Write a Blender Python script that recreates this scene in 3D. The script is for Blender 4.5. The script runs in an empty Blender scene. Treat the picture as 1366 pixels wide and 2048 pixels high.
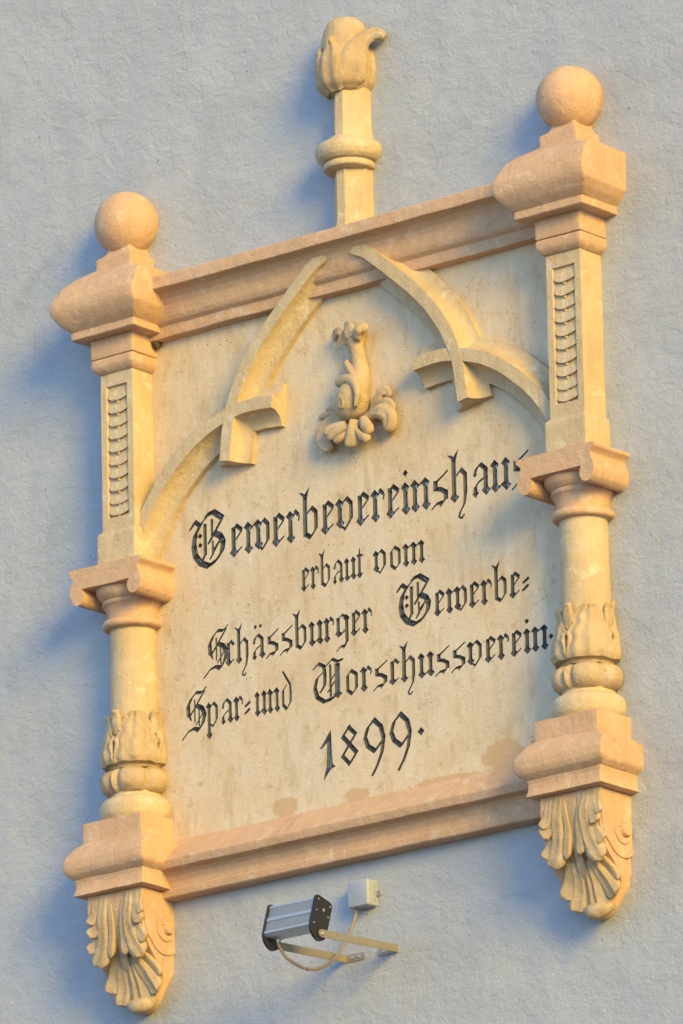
import bpy, bmesh, math, random
import numpy as np
from math import sin, cos, pi, radians, sqrt, atan2
from mathutils import Vector, Matrix, noise
from mathutils.geometry import delaunay_2d_cdt

# ------------------------------------------------------------------ frame of reference
# x along the wall, z up, the wall face is y = 0 and the street lies at y < 0.
# Plan units are scaled by S to metres; the plaque's middle hangs Z0 above the pavement.
S = 1.27
Z0 = 8.4
XL, XR, CX = -0.5935, 0.7045, 0.0555

sc = bpy.context.scene
col = sc.collection

# ------------------------------------------------------------------ camera
az, el, roll, dist, fpx = 0.678816673, 0.283302273, -0.0228762191, 19.0033425, 16908.0341
d = Vector((sin(az) * cos(el), -cos(az) * cos(el), -sin(el)))
fw = -d
rt = Vector((cos(az), sin(az), 0.0))
up = rt.cross(fw)
rt2 = rt * cos(roll) + up * sin(roll)
up2 = up * cos(roll) - rt * sin(roll)
cam_data = bpy.data.cameras.new('camera')
cam = bpy.data.objects.new('camera', cam_data)
col.objects.link(cam)
m = Matrix((rt2, up2, -fw)).transposed().to_4x4()
m.translation = d * dist * S + Vector((0, 0, Z0))
cam.matrix_world = m
cam_data.sensor_fit = 'VERTICAL'
cam_data.sensor_height = 36.0
cam_data.lens = fpx / 2048 * 36.0
cam_data.clip_start = 0.5
cam_data.clip_end = 2000
sc.camera = cam

# ------------------------------------------------------------------ light
SUN_DIR = Vector((0.855, -0.42, 0.31)).normalized()
sun_el = math.asin(SUN_DIR.z)
world = bpy.data.worlds.new('World')
sc.world = world
world.use_nodes = True
nt = world.node_tree
nt.nodes.clear()
sky = nt.nodes.new('ShaderNodeTexSky')
sky.sky_type = 'NISHITA'
sky.sun_disc = False
sky.sun_elevation = sun_el
sky.sun_rotation = atan2(SUN_DIR.x, SUN_DIR.y)
sky.air_density = 1.0
sky.dust_density = 0.0
sky.ozone_density = 3.6
bg = nt.nodes.new('ShaderNodeBackground')
bg.inputs["Strength"].default_value = 0.15
wo = nt.nodes.new('ShaderNodeOutputWorld')
nt.links.new(sky.outputs['Color'], bg.inputs['Color'])
nt.links.new(bg.outputs['Background'], wo.inputs['Surface'])

sl = bpy.data.lights.new('sun', 'SUN')
sl.energy = 1.9
sl.angle = radians(24)
sl.color = (1.0, 0.65, 0.02)
so = bpy.data.objects.new('sun', sl)
so.rotation_euler = SUN_DIR.to_track_quat('Z', 'Y').to_euler()
so.location = (4, -6, 14)
col.objects.link(so)

vs = sc.view_settings
vs.view_transform = 'Standard'
vs.look = 'None'
vs.exposure = 1.5
vs.gamma = 1.0
vs.use_curve_mapping = False

# ------------------------------------------------------------------ materials
def nodes_of(name):
    mt = bpy.data.materials.new(name)
    mt.use_nodes = True
    t = mt.node_tree
    t.nodes.clear()
    out = t.nodes.new('ShaderNodeOutputMaterial')
    b = t.nodes.new('ShaderNodeBsdfPrincipled')
    t.links.new(b.outputs[0], out.inputs[0])
    tc = t.nodes.new('ShaderNodeTexCoord')
    return mt, t, b, tc

def N(t, kind, **kw):
    n = t.nodes.new(kind)
    for k, v in kw.items():
        setattr(n, k, v)
    return n

def mapping(t, tc, scale=(1, 1, 1), loc=(0, 0, 0)):
    mp = N(t, 'ShaderNodeMapping')
    mp.inputs['Scale'].default_value = scale
    mp.inputs['Location'].default_value = loc
    t.links.new(tc.outputs['Object'], mp.inputs['Vector'])
    return mp.outputs[0]

def nz(t, vec, scale, detail=4, rough=.55, dist=0.0):
    n = N(t, 'ShaderNodeTexNoise')
    n.inputs['Scale'].default_value = scale
    n.inputs['Detail'].default_value = detail
    n.inputs['Roughness'].default_value = rough
    n.inputs['Distortion'].default_value = dist
    t.links.new(vec, n.inputs['Vector'])
    return n.outputs['Fac']

def ramp(t, fac, stops):
    r = N(t, 'ShaderNodeValToRGB')
    while len(r.color_ramp.elements) < len(stops):
        r.color_ramp.elements.new(.5)
    for e, (p, c) in zip(r.color_ramp.elements, stops):
        e.position = p
        e.color = (c[0], c[1], c[2], 1) if hasattr(c, '__len__') else (c, c, c, 1)
    t.links.new(fac, r.inputs[0])
    return r.outputs[0]

def mix(t, a, b, fac, mode='MIX'):
    x = N(t, 'ShaderNodeMix', data_type='RGBA', blend_type=mode)
    for sock, v in ((x.inputs[0], fac), (x.inputs[6], a), (x.inputs[7], b)):
        if hasattr(v, 'is_output'):
            t.links.new(v, sock)
        elif hasattr(v, '__len__'):
            sock.default_value = (*v, 1)
        else:
            sock.default_value = v
    return x.outputs[2]

def math_n(t, op, a, b=None, c=None):
    x = N(t, 'ShaderNodeMath', operation=op)
    for i, v in enumerate((a, b, c)):
        if v is None: continue
        if hasattr(v, 'is_output'): t.links.new(v, x.inputs[i])
        else: x.inputs[i].default_value = v
    return x.outputs[0]

def bump(t, b, h, strength, distance, prev=None):
    bp = N(t, 'ShaderNodeBump')
    bp.inputs['Strength'].default_value = strength
    bp.inputs['Distance'].default_value = distance
    t.links.new(h, bp.inputs['Height'])
    if prev is not None:
        t.links.new(prev, bp.inputs['Normal'])
    t.links.new(bp.outputs[0], b.inputs['Normal'])
    return bp.outputs[0]

def stone(name, c1, c2, pale, speck=.5, streak=.35, soil=.3):
    mt, t, b, tc = nodes_of(name)
    v = mapping(t, tc)
    big = nz(t, v, 5.0, 5, .6, .6)
    base = ramp(t, big, [(.30, c1), (.68, c2)])
    pt = nz(t, v, 17, 6, .68, .4)                                    # pale worn patches
    base = mix(t, base, pale, ramp(t, pt, [(.56, 0), (.64, .55)]))
    vz = mapping(t, tc, (9, 9, 1.2), (3, 1, 2))                      # rain streaks
    base = mix(t, base, (c1[0] * .80, c1[1] * .74, c1[2] * .66), ramp(t, nz(t, vz, 5, 4, .6), [(.52, 0), (.75, streak)]))
    soot = nz(t, v, 7.5, 7, .72, 1.2)                                # old dirt in patches
    base = mix(t, base, (c1[0] * .52, c1[1] * .50, c1[2] * .52), ramp(t, soot, [(.55, 0), (.70, soil)]))
    fine = nz(t, v, 260, 3, .7)
    base = mix(t, base, (c1[0] * .55, c1[1] * .48, c1[2] * .40), ramp(t, fine, [(.62, 0), (.74, speck)]))
    vo = N(t, 'ShaderNodeTexVoronoi'); vo.inputs['Scale'].default_value = 70
    t.links.new(v, vo.inputs['Vector'])
    pit = math_n(t, 'MULTIPLY', ramp(t, vo.outputs['Distance'], [(.05, 1), (.13, 0)]), ramp(t, nz(t, v, 14, 2), [(.52, 0), (.62, 1)]))
    base = mix(t, base, (.16, .11, .07), math_n(t, 'MULTIPLY', pit, .7))
    t.links.new(base, b.inputs['Base Color'])
    b.inputs['Roughness'].default_value = .86
    b.inputs['Specular IOR Level'].default_value = .25
    h = math_n(t, 'ADD', nz(t, v, 130, 5, .65), math_n(t, 'MULTIPLY', nz(t, v, 26, 4, .6), 2.2))
    h = math_n(t, 'SUBTRACT', h, math_n(t, 'MULTIPLY', pit, 1.4))
    bump(t, b, h, .6, .0038)
    return mt

M_PAINT = stone('painted_stone', (.53, .325, .195), (.59, .38, .245), (.65, .49, .37), .42, .32, .28)
M_STONE = stone('weathered_stone', (.48, .35, .205), (.58, .45, .295), (.66, .58, .46), .5, .38, .20)
M_ORN = stone('carved_stone', (.42, .295, .17), (.51, .38, .24), (.57, .475, .36), .6, .45, .6)

def panel_material():
    mt, t, b, tc = nodes_of('limestone_panel')
    v = mapping(t, tc)
    base = ramp(t, nz(t, v, 3.2, 6, .62, .5), [(.30, (.56, .42, .275)), (.50, (.62, .485, .345)), (.70, (.60, .51, .40))])
    vz = mapping(t, tc, (4.2, 4.2, 1.3), (1, 5, 2))
    base = mix(t, base, (.68, .59, .48), ramp(t, nz(t, vz, 5, 5, .65), [(.48, 0), (.72, .5)]))
    vz2 = mapping(t, tc, (6.5, 6.5, 2.0), (7, 2, 9))
    base = mix(t, base, (.43, .285, .14), ramp(t, nz(t, vz2, 3, 6, .7), [(.52, 0), (.72, .60)]))
    grime = nz(t, v, 24, 6, .75)
    base = mix(t, base, (.33, .23, .12), ramp(t, grime, [(.56, 0), (.70, .55)]))
    base = mix(t, base, (.27, .19, .11), ramp(t, nz(t, v, 300, 3, .7), [(.64, 0), (.76, .5)]))
    # blotches where the old paint coat is left along the foot of the slab
    wob = nz(t, v, 30, 5, .6)
    sep = N(t, 'ShaderNodeSeparateXYZ'); t.links.new(v, sep.inputs[0])
    tot = None
    for (px, pz, rx, rz) in PATCH:
        dx = math_n(t, 'DIVIDE', math_n(t, 'SUBTRACT', sep.outputs[0], px), rx)
        dz = math_n(t, 'DIVIDE', math_n(t, 'SUBTRACT', sep.outputs[2], pz), rz)
        r2 = math_n(t, 'ADD', math_n(t, 'MULTIPLY', dx, dx), math_n(t, 'MULTIPLY', dz, dz))
        r2 = math_n(t, 'ADD', r2, math_n(t, 'MULTIPLY', math_n(t, 'SUBTRACT', wob, .5), 2.6))
        f = ramp(t, r2, [(.80, 1), (1.0, 0)])
        tot = f if tot is None else math_n(t, 'MAXIMUM', tot, f)
    base = mix(t, base, (.52, .335, .185), math_n(t, 'MULTIPLY', tot, .8))
    vo = N(t, 'ShaderNodeTexVoronoi'); vo.inputs['Scale'].default_value = 55
    t.links.new(v, vo.inputs['Vector'])
    pit = math_n(t, 'MULTIPLY', ramp(t, vo.outputs['Distance'], [(.06, 1), (.16, 0)]), ramp(t, nz(t, v, 9, 3), [(.55, 0), (.62, 1)]))
    base = mix(t, base, (.12, .08, .05), math_n(t, 'MULTIPLY', pit, .8))
    t.links.new(base, b.inputs['Base Color'])
    b.inputs['Roughness'].default_value = .9
    b.inputs['Specular IOR Level'].default_value = .2
    h = math_n(t, 'ADD', nz(t, v, 150, 5, .7), math_n(t, 'MULTIPLY', nz(t, v, 40, 4, .6), 1.3))
    h = math_n(t, 'SUBTRACT', h, math_n(t, 'MULTIPLY', pit, 2.0))
    bump(t, b, h, .5, .0035)
    return mt

def wall_material():
    mt, t, b, tc = nodes_of('grey_render')
    v = mapping(t, tc)
    base = ramp(t, nz(t, v, 1.6, 5, .6, .4), [(.32, (.40, .415, .475)), (.68, (.45, .465, .52))])
    base = mix(t, base, (.345, .352, .39), ramp(t, nz(t, v, 3.4, 6, .7, .8), [(.50, 0), (.70, .55)]))
    base = mix(t, base, (.50, .51, .57), ramp(t, nz(t, v, 160, 3, .7), [(.50, 0), (.72, .5)]))
    base = mix(t, base, (.26, .268, .305), ramp(t, nz(t, v, 210, 3, .7), [(.62, 0), (.76, .55)]))
    # hairline cracks
    n2 = N(t, 'ShaderNodeTexNoise'); n2.inputs['Scale'].default_value = 5; n2.inputs['Detail'].default_value = 6
    t.links.new(v, n2.inputs['Vector'])
    dv = N(t, 'ShaderNodeMix', data_type='RGBA', blend_type='ADD')
    dv.inputs[0].default_value = .22
    t.links.new(v, dv.inputs[6]); t.links.new(n2.outputs['Color'], dv.inputs[7])
    vo = N(t, 'ShaderNodeTexVoronoi', feature='DISTANCE_TO_EDGE'); vo.inputs['Scale'].default_value = 1.9
    t.links.new(dv.outputs[2], vo.inputs['Vector'])
    crack = math_n(t, 'MULTIPLY', ramp(t, vo.outputs['Distance'], [(.0, 1), (.0030, 0)]), ramp(t, nz(t, v, 2.6, 3), [(.53, 0), (.64, 1)]))
    base = mix(t, base, (.15, .16, .18), math_n(t, 'MULTIPLY', crack, .20))
    pits = N(t, 'ShaderNodeTexVoronoi'); pits.inputs['Scale'].default_value = 26
    t.links.new(v, pits.inputs['Vector'])
    pit = math_n(t, 'MULTIPLY', ramp(t, pits.outputs['Distance'], [(.04, 1), (.085, 0)]), ramp(t, nz(t, v, 11, 2), [(.58, 0), (.62, 1)]))
    base = mix(t, base, (.12, .12, .13), math_n(t, 'MULTIPLY', pit, .7))
    t.links.new(base, b.inputs['Base Color'])
    b.inputs['Roughness'].default_value = .92
    b.inputs['Specular IOR Level'].default_value = .2
    vd = mapping(t, tc, (1.0, 1.0, .75))
    h = math_n(t, 'ADD', nz(t, vd, 105, 7, .74, .3), math_n(t, 'MULTIPLY', nz(t, v, 24, 4, .6), .8))
    trowel = nz(t, mapping(t, tc, (3.0, 3.0, 5.0), (2, 0, 5)), 4.0, 4, .55, .8)
    h = math_n(t, 'ADD', h, math_n(t, 'ADD', math_n(t, 'MULTIPLY', nz(t, v, 5, 3, .5), 3.0), math_n(t, 'MULTIPLY', trowel, 1.2)))
    h = math_n(t, 'SUBTRACT', h, math_n(t, 'ADD', math_n(t, 'MULTIPLY', crack, .25), math_n(t, 'MULTIPLY', pit, 1.5)))
    bump(t, b, h, .85, .0065)
    return mt

def plain(name, c, rough=.5, metal=0.0, var=.15, scale=60, bmp=.1):
    mt, t, b, tc = nodes_of(name)
    v = mapping(t, tc)
    f = nz(t, v, scale, 5, .65)
    t.links.new(ramp(t, f, [(.3, [x * (1 - var) for x in c]), (.7, [min(1, x * (1 + var)) for x in c])]), b.inputs['Base Color'])
    b.inputs['Roughness'].default_value = rough
    b.inputs['Metallic'].default_value = metal
    if bmp: bump(t, b, nz(t, v, scale * 6, 3), bmp, .001)
    return mt

# ------------------------------------------------------------------ scene helpers
WLOC = {}
def to_world(p):
    return Vector((p[0] * S, p[1] * S, p[2] * S + Z0))

def thing(name, base, label, cat):
    o = bpy.data.objects.new(name, None)
    o.empty_display_size = .05
    o.location = to_world(base)
    o['label'] = label
    o['category'] = cat
    col.objects.link(o)
    WLOC[o] = to_world(base)
    return o

def part_empty(name, parent):
    o = bpy.data.objects.new(name, None)
    o.empty_display_size = .03
    o.parent = parent
    col.objects.link(o)
    WLOC[o] = WLOC[parent]
    return o

def jitter(V, amp, freq, seed):
    out = []
    off = Vector((seed * 7.31, seed * 3.17, seed * 1.93))
    for p in V:
        q = Vector(p)
        n1 = noise.noise_vector(q * freq + off)
        n2 = noise.noise_vector(q * freq * 4.3 + off)
        out.append(q + (n1 * amp + n2 * amp * .35))
    return out

def make(name, V, F, mat, parent, angle=38, amp=.0, freq=14, seed=0, smooth=True):
    if amp: V = jitter(V, amp, freq, seed)
    base = WLOC[parent] if parent is not None else Vector((0, 0, Z0))
    me = bpy.data.meshes.new(name)
    me.from_pydata([tuple(to_world(p) - base) for p in V], [], F)
    bm = bmesh.new(); bm.from_mesh(me)
    bmesh.ops.recalc_face_normals(bm, faces=bm.faces)
    bm.to_mesh(me); bm.free()
    me.materials.append(mat)
    if smooth:
        me.shade_smooth()
        me.set_sharp_from_angle(angle=radians(angle))
    o = bpy.data.objects.new(name, me)
    col.objects.link(o)
    if parent is not None:
        o.parent = parent
        WLOC[o] = WLOC[parent]
    return o

def round_line(pts, r, n=3, closed=False):
    """round the corners of a 2-D polyline"""
    P = [Vector(p) for p in pts]
    out = []
    m_ = len(P)
    for i, p in enumerate(P):
        if not closed and i in (0, m_ - 1):
            out.append(p); continue
        a, c = P[i - 1], P[(i + 1) % m_]
        u, w = a - p, c - p
        lu, lw = u.length, w.length
        if lu < 1e-9 or lw < 1e-9: continue
        k = min(r, .45 * lu, .45 * lw)
        if (u / lu).angle(-w / lw, 0) < radians(14):
            out.append(p); continue
        s, e = p + u / lu * k, p + w / lw * k
        for j in range(n + 1):
            q = j / n
            out.append((1 - q) ** 2 * s + 2 * q * (1 - q) * p + q * q * e)
    return [tuple(p) for p in out]

def densify(pts, L, closed=False):
    out = []
    n = len(pts)
    for i in range(n if closed else n - 1):
        a, b_ = Vector(pts[i]), Vector(pts[(i + 1) % n])
        k = max(1, int((b_ - a).length / L))
        for j in range(k):
            out.append(tuple(a.lerp(b_, j / k)))
    if not closed: out.append(tuple(pts[-1]))
    return out

def smooth_line(pts, n=6):
    """Catmull-Rom through points of any dimension"""
    P = [Vector(p) for p in pts]
    P = [P[0] * 2 - P[1]] + P + [P[-1] * 2 - P[-2]]
    out = []
    for i in range(1, len(P) - 2):
        a, b_, c, e = P[i - 1], P[i], P[i + 1], P[i + 2]
        for j in range(n):
            q = j / n
            out.append(.5 * ((2 * b_) + (c - a) * q + (2 * a - 5 * b_ + 4 * c - e) * q * q + (3 * b_ - a - 3 * c + e) * q ** 3))
    out.append(P[-2])
    return out

def rings(R, close=True, cap0=True, cap1=True):
    """skin a list of equal-length point rings"""
    V, F = [], []
    n = len(R[0])
    for r in R: V += [tuple(p) for p in r]
    for i in range(len(R) - 1):
        for j in range(n if close else n - 1):
            k = (j + 1) % n
            F.append((i * n + j, i * n + k, (i + 1) * n + k, (i + 1) * n + j))
    if cap0: F.append(tuple(range(n)))
    if cap1: F.append(tuple(range((len(R) - 1) * n, len(R) * n)))
    return V, F

def rect_ring(Xc, hw, dp, z, back=.012, rc=.003, hr=None, fo=None):
    P = []
    if fo is not None: dp = fo
    if hr is not None:            # right half-width of its own
        Xc, hw = Xc + (hr - hw) / 2, (hw + hr) / 2
    ns = 6
    for i in range(ns): P.append((Xc - hw, back + (-dp + rc - back) * i / ns, z))
    for i in range(4):
        a = i / 3 * pi / 2
        P.append((Xc - hw + rc - rc * cos(a), -dp + rc - rc * sin(a), z))
    nf = 12
    for i in range(1, nf): P.append((Xc - hw + rc + (2 * hw - 2 * rc) * i / nf, -dp, z))
    for i in range(4):
        a = pi / 2 - i / 3 * pi / 2
        P.append((Xc + hw - rc + rc * cos(a), -dp + rc - rc * sin(a), z))
    for i in range(1, ns + 1): P.append((Xc + hw, -dp + rc + (back + dp - rc) * i / ns, z))
    return P

def moulding(Xc, prof, rnd=.0025, step=.012, rc=.003, right=None, front=None):
    """mitred block: profile of (z, offset) around the pier core"""
    pr = densify(round_line(prof, rnd), step)
    return rings([rect_ring(Xc, .048 + o, .077 + o, z, rc=rc, hr=None if right is None else .048 + right(z, o), fo=None if front is None else .077 + front(z, o)) for z, o in pr])

def lathe(Xc, Yc, prof, seg=56, mod=None, rnd=.002, step=.01):
    pr = densify(round_line(prof, rnd), step)
    R = []
    for z, r in pr:
        ring = []
        for i in range(seg):
            a = 2 * pi * i / seg
            k = mod(a, z, r) if mod else r
            ring.append((Xc + k * sin(a), Yc - k * cos(a), z))
        R.append(ring)
    return rings(R)

def ball(c, r, seg=40, rg=24, sq=(1, 1, 1)):
    R = []
    for i in range(rg + 1):
        t_ = pi * (i + .02) / (rg + .04)
        R.append([(c[0] + r * sq[0] * sin(t_) * sin(2 * pi * j / seg), c[1] - r * sq[1] * sin(t_) * cos(2 * pi * j / seg), c[2] + r * sq[2] * cos(t_)) for j in range(seg)])
    return rings(R)

def prism(pts, plane, a0, a1, step=.015, cap=True):
    """extrude a closed 2-D outline; plane 'xz' runs along y, 'yz' along x"""
    k = max(1, int(abs(a1 - a0) / step))
    R = []
    for i in range(k + 1):
        w = a0 + (a1 - a0) * i / k
        R.append([(p[0], w, p[1]) if plane == 'xz' else (w, p[0], p[1]) for p in pts])
    return rings(R, cap0=cap, cap1=cap)

def join(*parts):
    V, F = [], []
    for v, f in parts:
        o = len(V)
        V += list(v)
        F += [tuple(i + o for i in q) for q in f]
    return V, F

def tube(path, rad, seg=10, flat=1.0):
    P = [Vector(p) for p in path]
    R = []
    ref = Vector((0, -1, 0))
    for i, p in enumerate(P):
        T = (P[min(i + 1, len(P) - 1)] - P[max(i - 1, 0)]).normalized()
        B = T.cross(ref)
        if B.length < .1: B = T.cross(Vector((0, 0, 1)))
        B.normalize()
        Nn = B.cross(T).normalized()
        r = rad(i / (len(P) - 1)) if callable(rad) else rad
        R.append([p + B * (r * cos(2 * pi * j / seg)) + Nn * (r * flat * sin(2 * pi * j / seg)) for j in range(seg)])
    return rings(R)

def lobe(path, wid, hgt, curl=.012, flutes=0, ref=(0, -1, .15), seg=18, n=7, sink=.35, fl_amp=.28, tipround=.18):
    """carved leaf lobe: a ridge that swells towards a rounded tip lifted off the ground"""
    P = smooth_line(path, n)
    W = smooth_line([(w,  0) for w in wid], 8)
    m_ = len(P)
    ref = Vector(ref).normalized()
    R = []
    for i, p in enumerate(P):
        t_ = i / (m_ - 1)
        T = (P[min(i + 1, m_ - 1)] - P[max(i - 1, 0)]).normalized()
        B = T.cross(ref).normalized()
        Nn = B.cross(T).normalized()
        if Nn.dot(ref) < 0: Nn = -Nn
        w = W[min(len(W) - 1, int(t_ * (len(W) - 1) + .5))][0]
        h = hgt[0] + (hgt[1] - hgt[0]) * t_
        k = 1.0
        if t_ > 1 - tipround:
            q = (t_ - (1 - tipround)) / tipround
            k = sqrt(max(.0, 1 - q * q)) * .97 + .03
        lift = curl * max(0, (t_ - .45) / .55) ** 2
        c = p + Nn * (lift - h * sink)
        ring = []
        for j in range(seg):
            a = 2 * pi * j / seg
            m2 = 1.0
            if flutes and sin(a) > 0:
                m2 = 1 - fl_amp * (.5 - .5 * cos(flutes * 2 * a)) * sin(a)
            ring.append(c + B * (w * k * cos(a)) + Nn * (h * k * sin(a) * m2))
        R.append(ring)
    return rings(R)

# ------------------------------------------------------------------ the setting
BZ = -1.065
PATCH = [((x - CX) * S, (z - BZ) * S, rx * S, rz * S) for x, z, rx, rz in
         ((-.177, -.655, .036, .026), (.032, -.662, .036, .018), (.450, -.650, .060, .040), (.27, -.672, .10, .009), (.56, -.655, .05, .03))]
M_PANEL = panel_material()
M_WALL = wall_material()
M_PAVE = plain('pavement_stone', (.15, .14, .125), .9, 0, .2, 3, .3)
M_INK = plain('black_letter_paint', (.030, .033, .042), .6, 0, .75, 45, .5)
M_ALU = plain('anodised_aluminium', (.46, .47, .50), .45, .6, .06, 90, .05)
M_BLACK = plain('black_plastic', (.018, .018, .020), .45, 0, .3, 150, .1)
M_ARM = plain('galvanised_bar', (.33, .29, .24), .5, .5, .12, 90, .1)
M_SCREW = plain('zinc_screw', (.55, .52, .47), .4, .8, .1, 100, 0)
M_BOX = plain('grey_plastic', (.33, .35, .40), .5, 0, .05, 80, .05)
M_BOXSIDE = M_BOX
M_CABLE = plain('grey_cable_sheath', (.25, .20, .155), .55, 0, .12, 120, .05)
M_DARK = plain('dark_glass_and_shade', (.05, .05, .05), .7, 0, .2, 80, 0)  # near-black for the lamp glass and for shade painted into the carved eye
M_NEST = plain('dried_mud', (.10, .065, .035), .95, 0, .5, 220, .8)

def structure(o):
    o['kind'] = 'structure'
    return o

g = make('ground', [(-1200, -1200, -Z0 / S), (1200, -1200, -Z0 / S), (1200, 1200, -Z0 / S), (-1200, 1200, -Z0 / S)], [(0, 1, 2, 3)], M_PAVE, None, smooth=False)
structure(g); g['label'] = 'pale stone pavement at the foot of the rendered house wall'
wv, wf = [], []
w0, w1, h0, h1 = -5.0, 5.0, -Z0 / S - .05, 3.2
wv = [(w0, 0, h0), (w1, 0, h0), (w1, 0, h1), (w0, 0, h1), (w0, .35, h0), (w1, .35, h0), (w1, .35, h1), (w0, .35, h1)]
wf = [(0, 1, 2, 3), (5, 4, 7, 6), (4, 0, 3, 7), (1, 5, 6, 2), (3, 2, 6, 7), (4, 5, 1, 0)]
hw = make('house_wall', wv, wf, M_WALL, None, smooth=False)
hw.location = (0, 0, Z0)
hw['label'] = 'blue-grey rough rendered house wall with hairline cracks behind the stone plaque'
hw['category'] = 'wall'
g.location = (0, 0, Z0)

# ------------------------------------------------------------------ the plaque
plaque = thing('memorial_plaque', (CX, 0, BZ), 'carved beige stone plaque with two columns, pointed tracery and black gothic lettering dated 1899', 'plaque')

# ---- pillars
CAP = [(-.0974, -.0276), (.1075, -.0288), (.1090, -.0372), (.1015, -.0427), (.0945, -.0501), (.0975, -.0600), (.1050, -.0760),
       (.1060, -.0900), (.1010, -.1040), (.0910, -.1130), (.0810, -.1149), (.0710, -.1085), (.0660, -.0970), (.0665, -.0860), (.0720, -.0775)]
CAP_R = CAP[1:]
CAP_OUT = CAP_R + [(-x, z) for x, z in reversed(CAP_R)]

def bulb_r(z):
    P = [(-.500, .060), (-.494, .070), (-.482, .0755), (-.465, .0745), (-.44, .0695), (-.41, .0625), (-.385, .0580), (-.36, .0555)]
    for (a, ra), (b_, rb) in zip(P, P[1:]):
        if a <= z <= b_: return ra + (rb - ra) * (z - a) / (b_ - a)
    return P[0][1] if z < P[0][0] else P[-1][1]

def calyx_leaf(Xc, Yc, phi, seed, top=-.372):
    """a serrated acanthus leaf wrapped on the foot of the shaft, its tip rolling outwards"""
    nu, nv = 26, 22
    rnd = random.Random(seed)
    ph = rnd.random() * 2
    front, back = [], []
    z0 = -.494
    for i in range(nv + 1):
        v = i / nv
        z = z0 + (top - z0) * v
        serr = .80 + .20 * abs(cos(pi * (v * 3.6 + .15 + ph * .15)))
        half = radians(44) * (1 - .06 * v - .66 * v ** 6) * ((serr if abs(v - .5) < .38 else .5 + .5 * serr) if v > .12 else 1)
        rowf, rowb = [], []
        for j in range(nu + 1):
            u = j / nu * 2 - 1
            a = phi + half * u
            rib = .0045 * (1 - abs(u)) + .0026 * cos(u * pi * 3.5 + sin(v * 6) * .8) * (1 - .3 * v)
            edge = .003 * abs(u) ** 3 * v
            curl = .013 * max(0, v - .72) ** 1.5 / .28 ** 1.5 * (1 - .5 * abs(u))
            r = bulb_r(z) + .0015 + rib * .8 + edge + curl * .6
            zz = z - (curl * .35)
            rowf.append((Xc + r * sin(a), Yc - r * cos(a), zz))
            rb = r - .009 - .003 * (1 - v)
            rowb.append((Xc + rb * sin(a), Yc - rb * cos(a), zz - .002))
        front.append(rowf); back.append(rowb)
    R = []
    for rf, rb in zip(front, back):
        R.append(rf + rb[::-1])
    return rings(R)

LEAF = {
 'La': ([(-.0310, -.114, -.800), (-.0360, -.1164, -.8518), (-.0398, -.1102, -.8892), (-.0458, -.1008, -.9197), (-.060, -.0873, -.9520)], (.013, .015, .017, .021, .026), (.010, .017), .016, 3),
 'Lb': ([(-.0194, -.114, -.805), (-.0124, -.1161, -.8559), (-.0120, -.109, -.8938), (-.0200, -.0937, -.9360)], (.006, .007, .008, .0105), (.009, .013), .014, 0),
 'Lc': ([(-.0575, -.114, -.802), (-.0592, -.1171, -.8420), (-.0720, -.1135, -.8650)], (.008, .011, .012), (.009, .013), .010, 0),
 'Ld': ([(-.0480, -.116, -.820), (-.0546, -.115, -.8660), (-.0765, -.1102, -.8850)], (.008, .012, .014), (.009, .014), .012, 0),
 'Le': ([(-.0450, -.1129, -.866), (-.0600, -.1065, -.9000), (-.0800, -.0980, -.9230)], (.008, .012, .014), (.009, .014), .012, 0),
 'Cc': ([(.0027, -.112, -.798), (.0056, -.1131, -.8487), (.0050, -.1030, -.9047), (.0018, -.0853, -.9507), (.0010, -.0654, -.9862), (.0050, -.0480, -1.020)], (.016, .011, .008, .009, .012, .014), (.008, .010), .0, 0),
 'Ra': ([(.0434, -.114, -.800), (.0390, -.1168, -.8456), (.0406, -.1115, -.8840), (.0488, -.1020, -.9169), (.0680, -.0861, -.9530)], (.013, .016, .018, .020, .022), (.010, .017), .016, 3),
 'Rb': ([(.0270, -.114, -.803), (.0230, -.1156, -.8621), (.0203, -.1077, -.8992), (.0215, -.0938, -.9358)], (.006, .008, .009, .012), (.009, .013), .014, 0),
 'Rc': ([(.0610, -.114, -.802), (.0625, -.1165, -.8497), (.0740, -.1110, -.8790)], (.008, .012, .013), (.009, .014), .011, 0),
 'Rd': ([(.0580, -.1158, -.850), (.0638, -.1082, -.8940), (.0800, -.0995, -.9160)], (.008, .012, .013), (.009, .014), .011, 0),
 'Re': ([(.0750, -.112, -.800), (.0745, -.1164, -.8374), (.0790, -.1129, -.8570)], (.006, .008, .009), (.008, .011), .008, 0),
 'l1': ([(-.0281, -.0840, -.930), (-.0379, -.0704, -.9748), (-.0570, -.0539, -1.0120)], (.010, .014, .019), (.010, .017), .014, 0),
 'l2': ([(-.0150, -.0800, -.940), (-.0190, -.0621, -.9924), (-.0330, -.0400, -1.0480)], (.012, .019, .026), (.012, .022), .014, 3),
 'r1': ([(.0480, -.0823, -.940), (.0660, -.0700, -.9700), (.0800, -.0520, -.9950)], (.010, .014, .015), (.010, .014), .010, 0),
 'r2': ([(.0300, -.0806, -.945), (.0480, -.0648, -.9880), (.0730, -.0440, -1.0270)], (.012, .017, .021), (.012, .020), .016, 3),
 'r3': ([(.0110, -.0780, -.945), (.0180, -.0600, -.9980), (.0210, -.0340, -1.0560)], (.013, .026, .036), (.012, .024), .014, 5),
}
BODY = [(-.112, -.7955), (-.1115, -.84), (-.107, -.88), (-.099, -.905), (-.083, -.934), (-.066, -.952), (-.049, -.972), (-.038, -.995),
        (-.034, -1.02), (-.034, -1.042), (-.026, -1.058), (-.008, -1.064), (.012, -1.064), (.012, -.7955)]

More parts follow.
